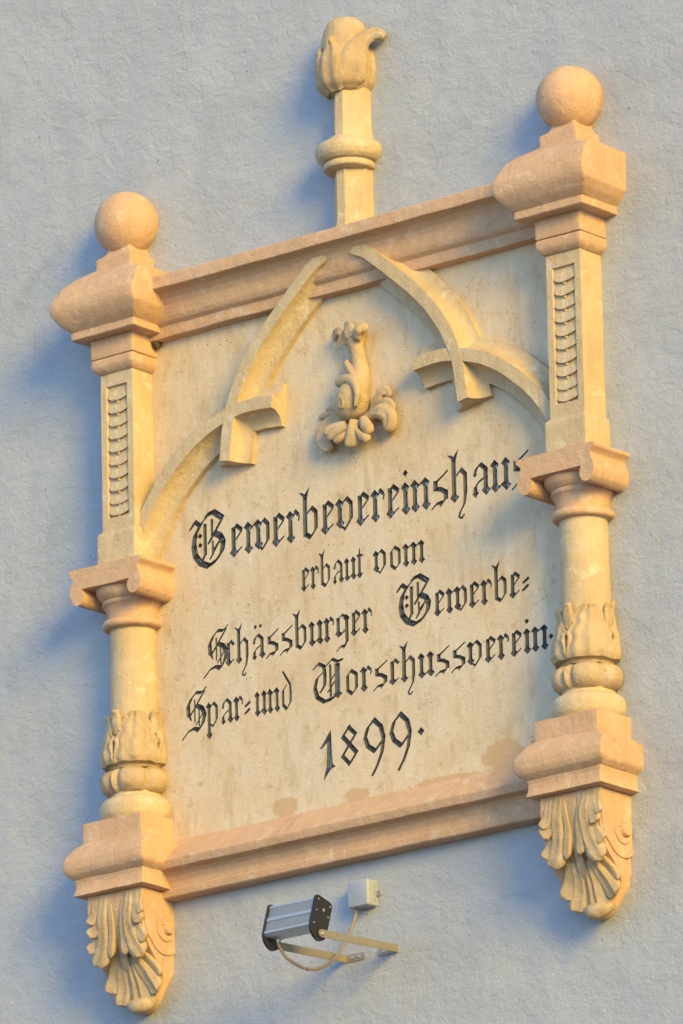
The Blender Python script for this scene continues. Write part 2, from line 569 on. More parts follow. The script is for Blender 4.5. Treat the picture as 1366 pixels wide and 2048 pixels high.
def build_pillar(Xc, sd, tag):
    J = dict(amp=.0011, freq=16)
    # -- ball finial
    bf = part_empty('ball_finial', plaque)
    v = moulding(Xc, [(.686, .0045), (.7176, .0045), (.7215, -.001), (.728, -.009), (.738, -.014), (.752, -.016)], .002, .008)
    make('pedestal', *v, M_PAINT, bf, seed=sd + 1, **J)
    make('ball', *ball((Xc, -.032, .806), .0755), M_PAINT, bf, seed=sd + 2, amp=.0022, freq=9)
    # -- capital block
    cb = part_empty('capital', plaque)
    v = moulding(Xc, [(.5395, .047), (.5539, .064), (.574, .078), (.588, .0825), (.606, .0827), (.620, .077), (.644, .0594), (.6646, .0393), (.690, .010), (.694, .002)], .006, .006, .006, right=lambda z, o: .0770 if .5725 < z < .664 else min(o, .0770), front=lambda z, o: o + .010 * max(0, 1 - ((z - .655) / .040) ** 2) ** 2)
    make('cushion_block', *v, M_PAINT, cb, seed=sd + 3, amp=.0018, freq=11)
    make('slab', *moulding(Xc, [(.5215, .046), (.5235, .0485), (.5405, .0475)], .002, .008), M_PAINT, cb, seed=sd + 4, **J)
    make('neck_block', *moulding(Xc, [(.473, .010), (.4755, .0155), (.5225, .0155)], .0015, .01), M_PAINT, cb, seed=sd + 5, **J)
    make('roll', *moulding(Xc, [(.4375, -.001), (.4410, .0055), (.4465, .011), (.453, .0148), (.460, .016), (.468, .0160), (.4725, .0145), (.4735, .009)], .002, .006, .005), M_PAINT, cb, seed=sd + 6, **J)
    # -- pier with the sunk scale panel
    pr = part_empty('pier', plaque)
    rx, za, zb, dy = .031, .0935, .408, .0085
    z0, z1, hwid, dep = .060, .4385, .0475, .0765
    xs = [-hwid, -rx, rx, hwid]
    zs = [z0, za, zb, z1]
    V, F = [], []
    def q4(a, b_, c, e, nu=6, nv=6):
        o = len(V)
        A, B, Cc, E = map(Vector, (a, b_, c, e))
        for i in range(nv + 1):
            for j in range(nu + 1):
                V.append(tuple(A.lerp(B, j / nu).lerp(E.lerp(Cc, j / nu), i / nv)))
        for i in range(nv):
            for j in range(nu):
                k = o + i * (nu + 1) + j
                F.append((k, k + 1, k + nu + 2, k + nu + 1))
    bv = .0025
    for i in range(3):
        for j in range(3):
            if i == 1 and j == 1: continue
            q4((Xc + xs[i], -dep, zs[j]), (Xc + xs[i + 1], -dep, zs[j]), (Xc + xs[i + 1], -dep, zs[j + 1]), (Xc + xs[i], -dep, zs[j + 1]), 4, 24 if j == 1 else 4)
    for sx in (-1, 1):
        q4((Xc + sx * hwid, .012, z0), (Xc + sx * hwid, -dep, z0), (Xc + sx * hwid, -dep, z1), (Xc + sx * hwid, .012, z1), 6, 28)
        q4((Xc + sx * rx, -dep, za), (Xc + sx * (rx - bv), -dep + dy, za), (Xc + sx * (rx - bv), -dep + dy, zb), (Xc + sx * rx, -dep, zb), 2, 24)
    for z, s in ((za, 1), (zb, -1)):
        q4((Xc - rx, -dep, z), (Xc + rx, -dep, z), (Xc + rx, -dep + dy, z + s * .001), (Xc - rx, -dep + dy, z + s * .001), 6, 2)
    q4((Xc - rx, -dep + dy, za), (Xc + rx, -dep + dy, za), (Xc + rx, -dep + dy, zb), (Xc - rx, -dep + dy, zb), 6, 24)
    make('shaft', V, F, M_STONE, pr, seed=sd + 7, amp=.0008, freq=14)
    # scales: overlapping tongues with a bead at the tip
    hs = (zb - za - .004) / 10
    nx, nzv = 10, 5
    R = []
    for i in range(nzv + 1):
        t_ = i / nzv
        row, bk = [], []
        for j in range(nx + 1):
            u = j / nx * 2 - 1
            zz = -(hs * 1.22) * t_ + (.0085 * u * u) * t_
            yy = -.0005 - .0075 * t_ ** 1.2 * (1 - .28 * u * u)
            row.append((u * (rx - .0026), yy, zz))
            bk.append((u * (rx - .0026), .004 - .001 * t_, zz + .002 * t_))
        R.append(row + bk[::-1])
    sv = rings(R)
    bead = ball((0, -.0030, -hs * 1.22 - .0012), .0040, 10, 8, (1.1, .8, 1.2))
    sv = join(sv, bead)
    me0 = None
    for k in range(10):
        zt = zb - .0005 - k * hs + .001
        if k == 9: zt += .0045
        if me0 is None:
            o = make('scale', *sv, M_STONE, pr, amp=.0003, freq=60, seed=sd)
            me0 = o.data
        else:
            o = bpy.data.objects.new('scale', me0)
            o.parent = pr; col.objects.link(o); WLOC[o] = WLOC[pr]
        # shared mesh is written about the plan origin
        o.location = Vector((Xc, -dep + dy - .001 + .0004 * ((k * 7) % 3), zt)) * S
    me0.transform(Matrix.Translation(-(to_world((0, 0, 0)) - WLOC[pr])))
    for o in [c for c in pr.children if c.data is me0]:
        o.location = o.location + (to_world((0, 0, 0)) - WLOC[pr])
    make('foot_block', *moulding(Xc, [(-.036, .0098), (.051, .0095), (.0595, .0055), (.0640, -.0015)], .003, .012), M_STONE, pr, seed=sd + 8, amp=.0014, freq=14)
    # -- scrolled capital
    sc_ = part_empty('scroll_capital', plaque)
    out = densify(round_line([(Xc + x, z) for x, z in CAP_OUT], .004, 3, True), .009, True)
    make('scroll_block', *prism(out, 'xz', -.128, .012), M_PAINT, sc_, seed=sd + 9, amp=.0012, freq=14, angle=45)
    Yc = -.030
    prof = [(-.055, .074), (-.070, .0795), (-.084, .080), (-.095, .0755), (-.104, .066), (-.107, .060)]
    make('echinus', *lathe(Xc, Yc - .008, prof, rnd=.004), M_PAINT, sc_, seed=sd + 10, **J)
    make('neck_ring', *lathe(Xc, Yc, [(-.101, .060), (-.103, .0695), (-.108, .0715), (-.1145, .0705), (-.118, .066), (-.126, .0615), (-.138, .0590), (-.152, .0585)], rnd=.002, step=.005), M_PAINT, sc_, seed=sd + 11, **J)
    make('astragal', *lathe(Xc, Yc, [(-.150, .058), (-.1515, .066), (-.1555, .0705), (-.161, .0720), (-.1665, .0705), (-.1705, .066), (-.172, .055)], rnd=.002, step=.004), M_PAINT, sc_, seed=sd + 12, **J)
    # -- column
    cm = part_empty('column', plaque)
    make('shaft', *lathe(Xc, Yc, [(-.168, .0535), (-.178, .0535), (-.25, .0545), (-.33, .0550), (-.40, .0555), (-.42, .055)], step=.015), M_STONE, cm, seed=sd + 13, amp=.0012, freq=10)
    zb_ = [(-.503, .058)] + [(z, bulb_r(z) - .004) for z in (-.498, -.492, -.484, -.47, -.45, -.43, -.41, -.39)] + [(-.385, .05)]
    make('calyx', *lathe(Xc, Yc, zb_, rnd=.002), M_ORN, cm, seed=sd + 14, amp=.0014, freq=22)
    for k, a in enumerate((-47, 43, 128)):
        make('leaf', *calyx_leaf(Xc, Yc, radians(a), sd * 10 + k, -.372 if a < 100 else -.352), M_ORN, cm, seed=sd + 15 + k, amp=.0026, freq=44)
    for a in (-2, 86):
        ph = radians(a)
        def cp(r, z, da=0): return (Xc + r * sin(ph + da), Yc - r * cos(ph + da), z)
        nrm = (sin(ph), -cos(ph), .1)
        for sgn in (-1, 1):
            pth = [cp(.070, -.478, sgn * .02), cp(.074, -.462, sgn * .10), cp(.073, -.448, sgn * .13), cp(.072, -.436, sgn * .06)]
            make('leaf_curl', *lobe(pth, (.003, .0045, .0055, .005), (.006, .007), .002, 0, nrm, 14, 5), M_ORN, cm, seed=sd + 70, amp=.0012, freq=44)
        pth = [cp(.062, -.425), cp(.066, -.400), cp(.066, -.380), cp(.070, -.368)]
        make('leaf', *lobe(pth, (.010, .014, .012, .008), (.008, .009), .004, 1, nrm, 18, 6), M_ORN, cm, seed=sd + 72, amp=.0018, freq=44)
    def lob(a, z, r):
        q = (a - radians(5)) % radians(57)
        e = min(q, radians(57) - q)
        return r - .009 * math.exp(-(e / radians(5.5)) ** 2) + .0015 * cos(2 * pi * q / radians(57) - pi)
    prof = [(-.502, .056), (-.506, .066), (-.512, .0745), (-.521, .0800), (-.532, .0818), (-.543, .0800), (-.552, .0745), (-.558, .066), (-.561, .058)]
    make('gadroon_ring', *lathe(Xc, Yc, prof, 84, lob, .003, .006), M_ORN, cm, seed=sd + 19, amp=.0014, freq=20)
    prof = [(-.557, .058), (-.568, .0605), (-.5715, .070), (-.578, .0780), (-.588, .0828), (-.600, .0835), (-.612, .0815), (-.622, .076), (-.630, .070)]
    make('base_torus', *lathe(Xc, Yc, prof, rnd=.003), M_STONE, cm, seed=sd + 20, amp=.0014, freq=16)
    # -- base
    bs = part_empty('base', plaque)
    make('plinth', *moulding(Xc, [(-.6255, .0405), (-.672, .0395)], .002, .01), M_PAINT, bs, seed=sd + 21, **J)
    make('ovolo_block', *moulding(Xc, [(-.668, .036), (-.671, .0395), (-.682, .0535), (-.6995, .067), (-.7157, .0735), (-.734, .0735), (-.746, .0685), (-.7565, .0560), (-.760, .050)], .004, .005, .005, right=lambda z, o: .0715 if -.7335 < z < -.690 else min(o, .0715)), M_PAINT, bs, seed=sd + 22, amp=.0016, freq=12)
    make('slab', *moulding(Xc, [(-.7545, .050), (-.757, .0550), (-.765, .0525), (-.775, .0520), (-.784, .0535), (-.7925, .0563), (-.7945, .056), (-.7965, .034)], .0015, .006), M_PAINT, bs, seed=sd + 23, **J)
    # -- bracket
    br = part_empty('bracket', plaque)
    hwb = .0785
    body = densify(round_line(BODY, .005, 3, True), .012, True)
    cv, cf = prism(body, 'yz', Xc - hwb, Xc + hwb, .012)
    def taper(p):
        q = max(0, (-.985 - p[2]) / .08)
        u = (p[0] - Xc) / hwb
        return (Xc + (p[0] - Xc) * (1 - .50 * q * q), p[1] - .012 * q * (1 - u * u), p[2] + .030 * q * u * u)
    cv = [taper(p) for p in cv]
    make('console', cv, cf, M_PAINT, br, seed=sd + 24, amp=.0014, freq=14)
    cy, cz, rr = -.032, -.886, .056
    for sx in (-1, 1):
        pl = [(.010, -.800), (-.107, -.800), (-.106, -.84), (-.102, -.875), (-.095, -.898), (-.085, -.912)]
        pl += [(cy + rr * cos(a), cz + rr * sin(a)) for a in [radians(212 + i * 9) for i in range(13)]]
        pl += [(.010, -.900)]
        pl = densify(pl, .012, True)
        e = (Xc + sx * (hwb - .004), Xc + sx * (hwb + .0035))
        side = make('side_panel', *prism(pl, 'yz', *e, step=.004), M_PAINT, br, seed=sd + 25, amp=.0007, freq=14)
        # volute: a raised spiral band and its eye
        V, F = [], []
        pts = []
        turns, n = 1.15, 40
        for i in range(n + 1):
            t_ = i / n
            a = radians(95) + sx * 0 + t_ * turns * 2 * pi
            r = .040 - .024 * t_
            pts.append((a, r))
        R = []
        for a, r in pts:
            wv_ = .0165 * (r / .040) + .0015
            x1 = Xc + sx * (hwb + .0030); x2 = Xc + sx * (hwb + .0078)
            c_, s_ = cos(a), sin(a)
            y_o, z_o = cy + .003 + r * c_, cz + .004 + r * s_
            ri = max(.002, r - wv_)
            y_i, z_i = cy + .003 + ri * c_, cz + .004 + ri * s_
            R.append([(x1, y_o, z_o), (x2 - sx * .001, y_o, z_o), (x2, y_o * .85 + y_i * .15, z_o * .85 + z_i * .15), (x1 + sx * .001, y_i, z_i)])
        make('volute', *rings(R), M_PAINT, br, angle=45, seed=sd + 26, amp=.0004, freq=30)
        R = []
        for k_, (xo, r) in enumerate(((.002, .0150), (.011, .0145), (.0135, .0125), (.0142, .006), (.0143, .0004))):
            R.append([(Xc + sx * (hwb + xo), cy + .006 + r * cos(2 * pi * j / 20), cz + .006 + r * sin(2 * pi * j / 20)) for j in range(20)])
        make('volute_eye', *rings(R), M_PAINT, br, seed=sd + 27, amp=.0004, freq=30)
    for k, (nm, (path, wid, hg, cu, fl)) in enumerate(LEAF.items()):
        rnd = random.Random(sd * 31 + k)
        pth = [(Xc + p[0] + rnd.uniform(-.0015, .0015), p[1] + .004, p[2] + rnd.uniform(-.002, .002)) for p in path]
        wid = [w * rnd.uniform(1.08, 1.32) for w in wid]; hg = (hg[0] * .85, hg[1] * .9)
        pth[-1] = (pth[-1][0] + rnd.uniform(-.004, .004), pth[-1][1], pth[-1][2] + rnd.uniform(-.005, .005))
        ref = (0, -1, .10) if nm[0] in 'LRC' else (0, -1, -.75)
        v = lobe(pth, wid, hg, cu * 1.25, fl or 1, ref=ref, seg=24, fl_amp=.30 if fl else .38)
        make('leaf', *v, M_ORN, br, seed=sd + 28 + k, amp=.0016, freq=30)
    lip = [(Xc - .006, -.050, -1.048), (Xc + .014, -.056, -1.054), (Xc + .034, -.050, -1.052), (Xc + .050, -.036, -1.042)]
    make('leaf_lip', *tube(smooth_line(lip, 6), lambda t_: .005 + .012 * sin(pi * min(1, .12 + t_ * .8)) ** .6, 16, .9), M_ORN, br, seed=sd + 60, amp=.0014, freq=30)

build_pillar(XL, 100, 'l')
build_pillar(XR, 300, 'r')

# ---- cornice and sill run between the pillars
COR = [(.012, .637), (-.090, .637), (-.091, .606), (-.0830, .6045), (-.069, .599), (-.0585, .589), (-.0525, .576), (-.050, .562), (-.0485, .550), (-.044, .5405), (-.0375, .5355),
       (-.034, .5335), (-.0325, .5075), (-.012, .506), (.012, .506)]
pts = densify(round_line(COR, .0025, 3, True), .008, True)
make('cornice', *prism(pts, 'yz', XL + .02, XR - .02, .02), M_PAINT, plaque, seed=51, amp=.0016, freq=9)
SIL = [(.012, -.674), (-.006, -.6755), (-.0105, -.678), (-.074, -.7345), (-.0755, -.738), (-.0700, -.7555), (-.064, -.757), (-.051, -.760), (-.043, -.768), (-.0385, -.780),
       (-.0385, -.795), (-.0405, -.7965), (-.0385, -.8125), (-.034, -.815), (.012, -.815)]
pts = densify(round_line(SIL, .002, 3, True), .008, True)
make('sill', *prism(pts, 'yz', XL + .02, XR - .02, .02), M_PAINT, plaque, seed=52, amp=.0014, freq=9)

# ---- tracery: two crossing ribs a side, hollow-chamfered
RA = [(-.043, .5905), (-.0525, .5835), (-.075, .573), (-.103, .552), (-.144, .5175), (-.190, .476), (-.233, .434), (-.268, .392), (-.296, .350), (-.315, .312), (-.327, .282), (-.3335, .255), (-.339, .220), (-.3425, .190), (-.346, .167)]
RB = [(-.204, .279), (-.250, .2825), (-.289, .2825), (-.324, .277), (-.356, .2685), (-.402, .2525), (-.450, .226), (-.4955, .191), (-.534, .155), (-.566, .1155), (-.586, .087), (-.606, .052), (-.628, .008), (-.640, -.03)]
def rib(path, mirror, yf, k=1.0):
    P = smooth_line(path, 4)
    b_, f_, ys = .049 * k, .0145, -.021
    sec = [(-b_, .002), (-b_, ys)]
    for i in range(1, 9):
        a = i / 9 * pi / 2
        sec.append((-b_ + (b_ - f_) * sin(a), yf + (ys - yf) * cos(a)))
    sec.append((-f_, yf))
    sec += [(-f_ / 3, yf), (f_ / 3, yf)]
    sec += [(-s, y) for s, y in reversed(sec[:-2])]
    R = []
    for i, p in enumerate(P):
        T = (P[min(i + 1, len(P) - 1)] - P[max(i - 1, 0)]).normalized()
        nn = Vector((-T.y, T.x))
        ring = []
        for s, y in sec:
            q = p + nn * s
            ring.append((CX + q.x * mirror, y, q.y))
        R.append(ring)
    return rings(R)
for mi in (1, -1):
    tr = part_empty('tracery', plaque)
    make('rib', *rib(RA, mi, -.0602), M_STONE, tr, seed=60 + mi, amp=.0011, freq=14, angle=30)
    make('rib', *rib(RB, mi, -.0590), M_STONE, tr, seed=64 + mi, amp=.0011, freq=14, angle=30)

# ---- finial over the cornice
fn = part_empty('finial', plaque)
FX, FY = .068, -.026
def octo(r, k=.30, ydepth=.062):
    # square with broad chamfers, set on the wall
    f = .011 * r; c = .0345 * r
    return [(-f - c, .012), (-f - c, -.026), (-f, -.026 - c), (f, -.026 - c), (f + c, -.026), (f + c, .012)]
def post(z0, z1, r0, r1, flare=None):
    R = []
    n = 14
    for i in range(n + 1):
        t_ = i / n
        r = r0 + (r1 - r0) * t_
        if flare: r *= 1 + flare * max(0, 1 - t_ * 4) ** 2
        z = z0 + (z1 - z0) * t_
        oc = octo(r); o = [tuple(Vector(oc[k_]).lerp(Vector(oc[k_ + 1]), j / 5)) for k_ in range(5) for j in range(5)] + [oc[-1]]
        R.append([(FX + x, y, z) for x, y in o])
    return rings(R)
make('lower_post', *post(.634, .800, 1.02, 1.0, .16), M_STONE, fn, seed=71, amp=.0012, freq=14, angle=28)
make('upper_post', *post(.845, 1.00, 1.0, .97, .18), M_STONE, fn, seed=72, amp=.0014, freq=14, angle=28)
make('collar', *lathe(FX, FY, [(.782, .044), (.785, .0575), (.789, .0600), (.797, .0600), (.801, .057), (.803, .050)], rnd=.0015, step=.004), M_STONE, fn, seed=73, amp=.001, freq=14)
make('torus_ring', *lathe(FX, FY, [(.800, .050), (.803, .064), (.811, .0730), (.822, .0775), (.833, .0775), (.843, .073), (.849, .063), (.853, .052), (.862, .046)], rnd=.003, step=.005), M_STONE, fn, seed=74, amp=.0012, freq=12)
BX = .064
make('bud', *lathe(BX, FY, [(.968, .030), (.974, .044), (.985, .055), (1.00, .0615), (1.02, .0640), (1.045, .0625), (1.07, .0575), (1.10, .0535), (1.120, .0495), (1.137, .041), (1.148, .028), (1.153, .010), (1.1535, .002)], rnd=.003), M_ORN, fn, seed=75, amp=.0030, freq=20)
def bud_leaf(phi, ztop, w, tip, seed, droop=0.0):
    def pt(z, r): return (BX + r * sin(phi), FY - r * cos(phi), z)
    path = [pt(.972, .040), pt(.990, .058), pt(1.025, .0655), pt(1.062, .062), pt(ztop - .008, .060 + tip * .4), pt(ztop - droop, .064 + tip)]
    ref = (sin(phi), -cos(phi), .1)
    return lobe(path, (w * .75, w * 1.15, w, w * .75, w * .42, w * .34), (.015, .013), .0, 3, ref, 30, 7, .30, .30, tipround=.14)
for k, (a, zt, w, tp, dr) in enumerate(((-70, 1.062, .024, .010, .0), (-34, 1.070, .022, .008, .004), (4, 1.086, .030, .005, .0), (128, 1.08, .026, .006, 0))):
    make('leaf', *bud_leaf(radians(a), zt, w, tp, k, dr), M_ORN, fn, seed=80 + k, amp=.0030, freq=36)

def bp(phi, r, z): return (BX + r * sin(radians(phi)), FY - r * cos(radians(phi)), z)
hook = [bp(48, .040, .978), bp(50, .056, .994), bp(54, .0625, 1.025), bp(62, .061, 1.055), bp(74, .066, 1.080), bp(86, .084, 1.0965), bp(92, .101, 1.0935), bp(94, .108, 1.080)]
make('leaf', *lobe(hook, (.024, .036, .036, .029, .020, .015, .012, .010), (.016, .013), .0, 3, (.75, -.6, .25), 30, 7, .30, .26, tipround=.10), M_ORN, fn, seed=85, amp=.0024, freq=36)

# ---- carved boss in the middle of the arch
bo = part_empty('carved_ornament', plaque)
def o3(x, z, y): return (CX + x, y, z)
horn = [o3(.0155, .401, -.026), o3(.0165, .386, -.027), o3(.0195, .362, -.025), o3(.0235, .338, -.024), o3(.0280, .308, -.025), o3(.0245, .278, -.029), o3(.0140, .254, -.031), o3(.008, .238, -.031)]
Wd = smooth_line([(.029, 0), (.0235, 0), (.0180, 0), (.0175, 0), (.0210, 0), (.0295, 0), (.0385, 0), (.040, 0)], 6)
def wrad(t_): return Wd[min(len(Wd) - 1, int(t_ * (len(Wd) - 1) + .5))][0]
make('horn', *tube(smooth_line(horn, 6), wrad, 26, .95), M_ORN, bo, seed=91, amp=.0014, freq=26)
make('bulb', *ball(o3(.007, .234, -.030), .0405, 34, 24, (1, 1.0, 1.02)), M_ORN, bo, seed=92, amp=.002, freq=22)
def curl(pts, wid, hg=(.010, .013), cu=.006, fl=0, sd=0, nm='curl', ref=(0, -1, .1)):
    make(nm, *lobe([o3(*p) for p in pts], wid, hg, cu, fl, ref, 20, 6, fl_amp=.45 if fl == 1 else .28), M_ORN, bo, seed=sd, amp=.0012, freq=30)
# flared lip of the horn
curl([(.004, .378, -.036), (-.0045, .3940, -.038), (-.0180, .4090, -.040), (-.0340, .4110, -.034), (-.0440, .4030, -.026), (-.042, .394, -.020)], (.009, .010, .010, .010, .009, .006), (.008, .009), .002, 1, 93)
curl([(.020, .385, -.048), (.017, .402, -.050), (.006, .415, -.042), (-.006, .416, -.032)], (.016, .016, .014, .010), (.008, .010), .003, 1, 94)
curl([(.036, .380, -.046), (.046, .394, -.054), (.056, .3985, -.050), (.060, .390, -.040)], (.012, .014, .014, .011), (.009, .012), .003, 0, 95)
# small leaves along its back
curl([(.034, .280, -.050), (.020, .302, -.047), (.006, .3175, -.041), (-.0045, .3290, -.033), (-.001, .340, -.025)], (.006, .009, .010, .010, .007), (.008, .010), .002, 0, 96)
curl([(.045, .214, -.066), (.049, .244, -.066), (.037, .271, -.061), (.010, .2870, -.053), (-.0150, .2880, -.045), (-.0260, .279, -.038)], (.002, .008, .012, .013, .013, .010), (.008, .013), .003, 0, 97)
# eye of the shell
ec = Vector((.0065, .2285)); ey = -.0690
R = []
for r, y in ((.0125, .006), (.0120, -.001), (.0095, -.0032), (.0070, -.001), (.0064, .006)):
    R.append([o3(ec.x + r * .72 * cos(2 * pi * j / 20), ec.y + r * 1.2 * sin(2 * pi * j / 20), ey + y - .25 * (r * cos(2 * pi * j / 20))) for j in range(20)])
make('shell_eye', *rings(R), M_ORN, bo, seed=98, amp=.0006, freq=40)
make('eye_shade', *ball(o3(ec.x, ec.y, ey + .0025), .0060, 14, 10, (.75, .45, 1.25)), M_DARK, bo)  # solid dark ball, its colour stands in for shade inside the eye
# growth ridges on the turn of the shell
for k in range(8):
    f = k / 7
    a0 = radians(28 - 62 * f)
    pts_ = []
    for q in range(6):
        b_ = radians(54 + q * 8)
        rr = .0424 - .001 * f
        pts_.append((.007 + rr * cos(a0) * sin(b_), .234 + rr * sin(a0) + .0015, -.030 - rr * cos(a0) * cos(b_)))
    curl(pts_, (.0008, .0013, .0015, .0015, .0013, .0008), (.0014, .0014), .0, 0, 99 + k, 'ridge', (.55, -.8, 0))
# leaves under the shell
curl([(-.022, .206, -.026), (-.050, .2070, -.028), (-.0730, .1980, -.030), (-.0830, .1785, -.030), (-.0720, .1560, -.030), (-.054, .147, -.028)], (.012, .017, .019, .020, .019, .013), (.013, .017), .004, 1, 110, 'leaf')
curl([(-.003, .188, -.044), (-.0248, .1850, -.050), (-.0459, .1790, -.052), (-.0541, .1700, -.048)], (.008, .010, .011, .010), (.009, .011), .003, 0, 111, 'leaf')
curl([(.004, .178, -.046), (-.0165, .1720, -.052), (-.0369, .1655, -.053), (-.0430, .157, -.048)], (.008, .010, .0115, .010), (.009, .011), .003, 0, 112, 'leaf')
curl([(.003, .164, -.048), (-.0123, .1540, -.052), (-.0300, .1480, -.048)], (.006, .0085, .008), (.008, .009), .003, 0, 114, 'leaf')
curl([(.016, .190, -.040), (.0170, .1640, -.048), (.0106, .1460, -.046), (.0040, .1330, -.038)], (.014, .019, .021, .018), (.014, .018), .004, 2, 113, 'leaf')
curl([(.0300, .165, -.046), (.0450, .1480, -.050), (.0550, .1410, -.048), (.0545, .134, -.041)], (.007, .010, .0115, .010), (.009, .012), .003, 0, 115, 'leaf')
curl([(.0450, .190, -.042), (.0550, .1740, -.048), (.0610, .1620, -.048), (.0570, .154, -.042)], (.011, .014, .0155, .013), (.011, .014), .003, 0, 116, 'leaf')
curl([(.0420, .190, -.033), (.0680, .1980, -.037), (.0940, .1980, -.040), (.1110, .1850, -.037), (.1110, .1640, -.031), (.0980, .1510, -.026)], (.009, .012, .018, .021, .019, .013), (.011, .017), .004, 3, 117, 'leaf')
curl([(.0560, .208, -.024), (.0790, .2340, -.030), (.0930, .2480, -.031), (.1050, .2410, -.028), (.1030, .230, -.022)], (.009, .011, .012, .012, .009), (.009, .012), .003, 1, 118, 'leaf')
curl([(.0700, .214, -.024), (.0970, .2200, -.030), (.1130, .2100, -.030), (.1180, .1940, -.023)], (.009, .012, .012, .009), (.009, .011), .003, 1, 119, 'leaf')
curl([(-.0250, .232, -.014), (-.0550, .2400, -.014), (-.0850, .2420, -.008)], (.012, .011, .008), (.010, .009), .002, 0, 120, 'leaf')
curl([(-.0350, .222, -.014), (-.0780, .2300, -.013), (-.1050, .2300, -.008)], (.012, .011, .007), (.010, .009), .002, 0, 121, 'leaf')

# ------------------------------------------------------------------ the inscribed slab: letters are cut into it as V grooves
def hull(P):
    P = sorted(set((round(x, 5), round(y, 5)) for x, y in P))
    def half(Q):
        h = []
        for p in Q:
            while len(h) >= 2 and (h[-1][0] - h[-2][0]) * (p[1] - h[-2][1]) - (h[-1][1] - h[-2][1]) * (p[0] - h[-2][0]) <= 0: h.pop()
            h.append(p)
        return h
    a, b_ = half(P), half(P[::-1])
    return a[:-1] + b_[:-1]

class Glyph:
    def __init__(s, adv): s.adv = adv; s.poly = []; s.pts = []
    def p(s, *pts):
        s.poly.append(hull(pts)); return s
    def raw(s, pts, mid=()):
        s.poly.append(list(pts)); s.pts += list(mid); return s
    def dia(s, x, y, r, k=1.15):
        s.poly.append(hull([(x - r, y), (x, y - r * k), (x + r, y), (x, y + r * k)])); s.pts.append((x, y)); return s
    def line(s, pts, w=.17, w2=None, ang=42, thin=.050):
        w *= .88; w2 = None if w2 is None else w2 * .92
        """broad-nib stroke"""
        n = len(pts)
        prev = None
        for i, (x, y) in enumerate(pts):
            ww = w if w2 is None else w + (w2 - w) * i / (n - 1)
            c, s_ = cos(radians(ang)) * ww / 2, sin(radians(ang)) * ww / 2
            e, f = -sin(radians(ang)) * thin / 2, cos(radians(ang)) * thin / 2
            nib = [(x + c + e, y + s_ + f), (x + c - e, y + s_ - f), (x - c + e, y - s_ + f), (x - c - e, y - s_ - f)]
            if prev is not None:
                s.poly.append(hull(prev[0] + nib))
                L = math.hypot(x - prev[1][0], y - prev[1][1])
                k = max(1, int(L / .11))
                for j in range(k + 1):
                    t_ = j / k
                    s.pts.append((prev[1][0] + (x - prev[1][0]) * t_, prev[1][1] + (y - prev[1][1]) * t_))
            prev = (nib, (x, y))
        return s
    def hair(s, pts, w=.05): return s.line(pts, w, None, 42, w)
    def stem(s, x, y0, y1, top='d', bot='d', w=.165):
        h = w / 2
        a = y0 + (.13 if bot == 'd' else 0); b_ = y1 - (.13 if top in 'df' else 0)
        s.poly.append(hull([(x - h, a), (x + h, a), (x + h, b_), (x - h, b_)]))
        k = max(2, int((b_ - a) / .12))
        for j in range(k + 1): s.pts.append((x, a + (b_ - a) * j / k))
        if bot == 'd': s.poly.append(hull([(x - .155, y0 + .15), (x + .01, y0 - .03), (x + .175, y0 + .14), (x + .02, y0 + .30), (x - .06, y0 + .28)])); s.pts.append((x, y0 + .12))
        if top == 'd': s.poly.append(hull([(x - .175, y1 - .14), (x - .01, y1 + .03), (x + .155, y1 - .15), (x + .06, y1 - .28), (x - .02, y1 - .30)])); s.pts.append((x, y1 - .12))
        if top == 'f':   # forked ascender
            s.poly.append(hull([(x - h, y1 - .16), (x - .22, y1 + .0), (x - .10, y1 - .02), (x + .02, y1 - .10), (x + h, y1 - .22)]))
            s.poly.append(hull([(x - h * .3, y1 - .12), (x + h, y1 - .22), (x + .20, y1 + .14), (x + .06, y1 - .01)]))
            s.pts.append((x, y1 - .16))
        return s

def G_(a): return Glyph(a)
GL = {}
GL['n'] = G_(.74).stem(.16, 0, 1).stem(.56, 0, 1).hair([(.18, .72), (.50, .95)])
GL['m'] = G_(1.12).stem(.16, 0, 1).stem(.55, 0, 1).stem(.94, 0, 1).hair([(.18, .72), (.48, .95)]).hair([(.57, .72), (.88, .95)])
GL['u'] = G_(.74).stem(.16, 0, 1).stem(.56, 0, 1).hair([(.22, .06), (.52, .28)])
GL['i'] = G_(.36).stem(.17, 0, 1).dia(.18, 1.30, .10)
GL['r'] = G_(.56).stem(.16, 0, 1).hair([(.20, .74), (.36, .93)]).line([(.34, .98), (.46, .84)], .14).hair([(.50, .80), (.47, .66)], .05)
GL['e'] = G_(.56).stem(.16, 0, .96, top='n').line([(.16, .86), (.28, .96)], .17).line([(.26, 1.0), (.46, .82)], .16).hair([(.47, .78), (.24, .54)], .055).hair([(.20, .06), (.46, .26)], .05)
GL['c'] = G_(.52).stem(.16, 0, .96, top='n').line([(.16, .86), (.28, .96)], .16).line([(.28, 1.0), (.43, .84)], .15).hair([(.20, .06), (.42, .22)], .05)
GL['w'] = G_(1.04).stem(.16, 0, 1).stem(.54, .06, 1).hair([(.18, .72), (.48, .95)]).line([(.62, .84), (.76, .96), (.90, .80), (.90, .28), (.70, .04)], .17).hair([(.70, .04), (.54, .14)], .07)
GL['v'] = G_(.76).stem(.16, .08, 1).line([(.24, .84), (.42, .98), (.58, .80), (.58, .30), (.36, .02)], .17).hair([(.36, .02), (.17, .14)], .07)
GL['o'] = G_(.72).line([(.34, .98), (.16, .80), (.16, .20), (.36, .02)], .17).line([(.32, .98), (.55, .80), (.55, .22), (.36, .02)], .17)
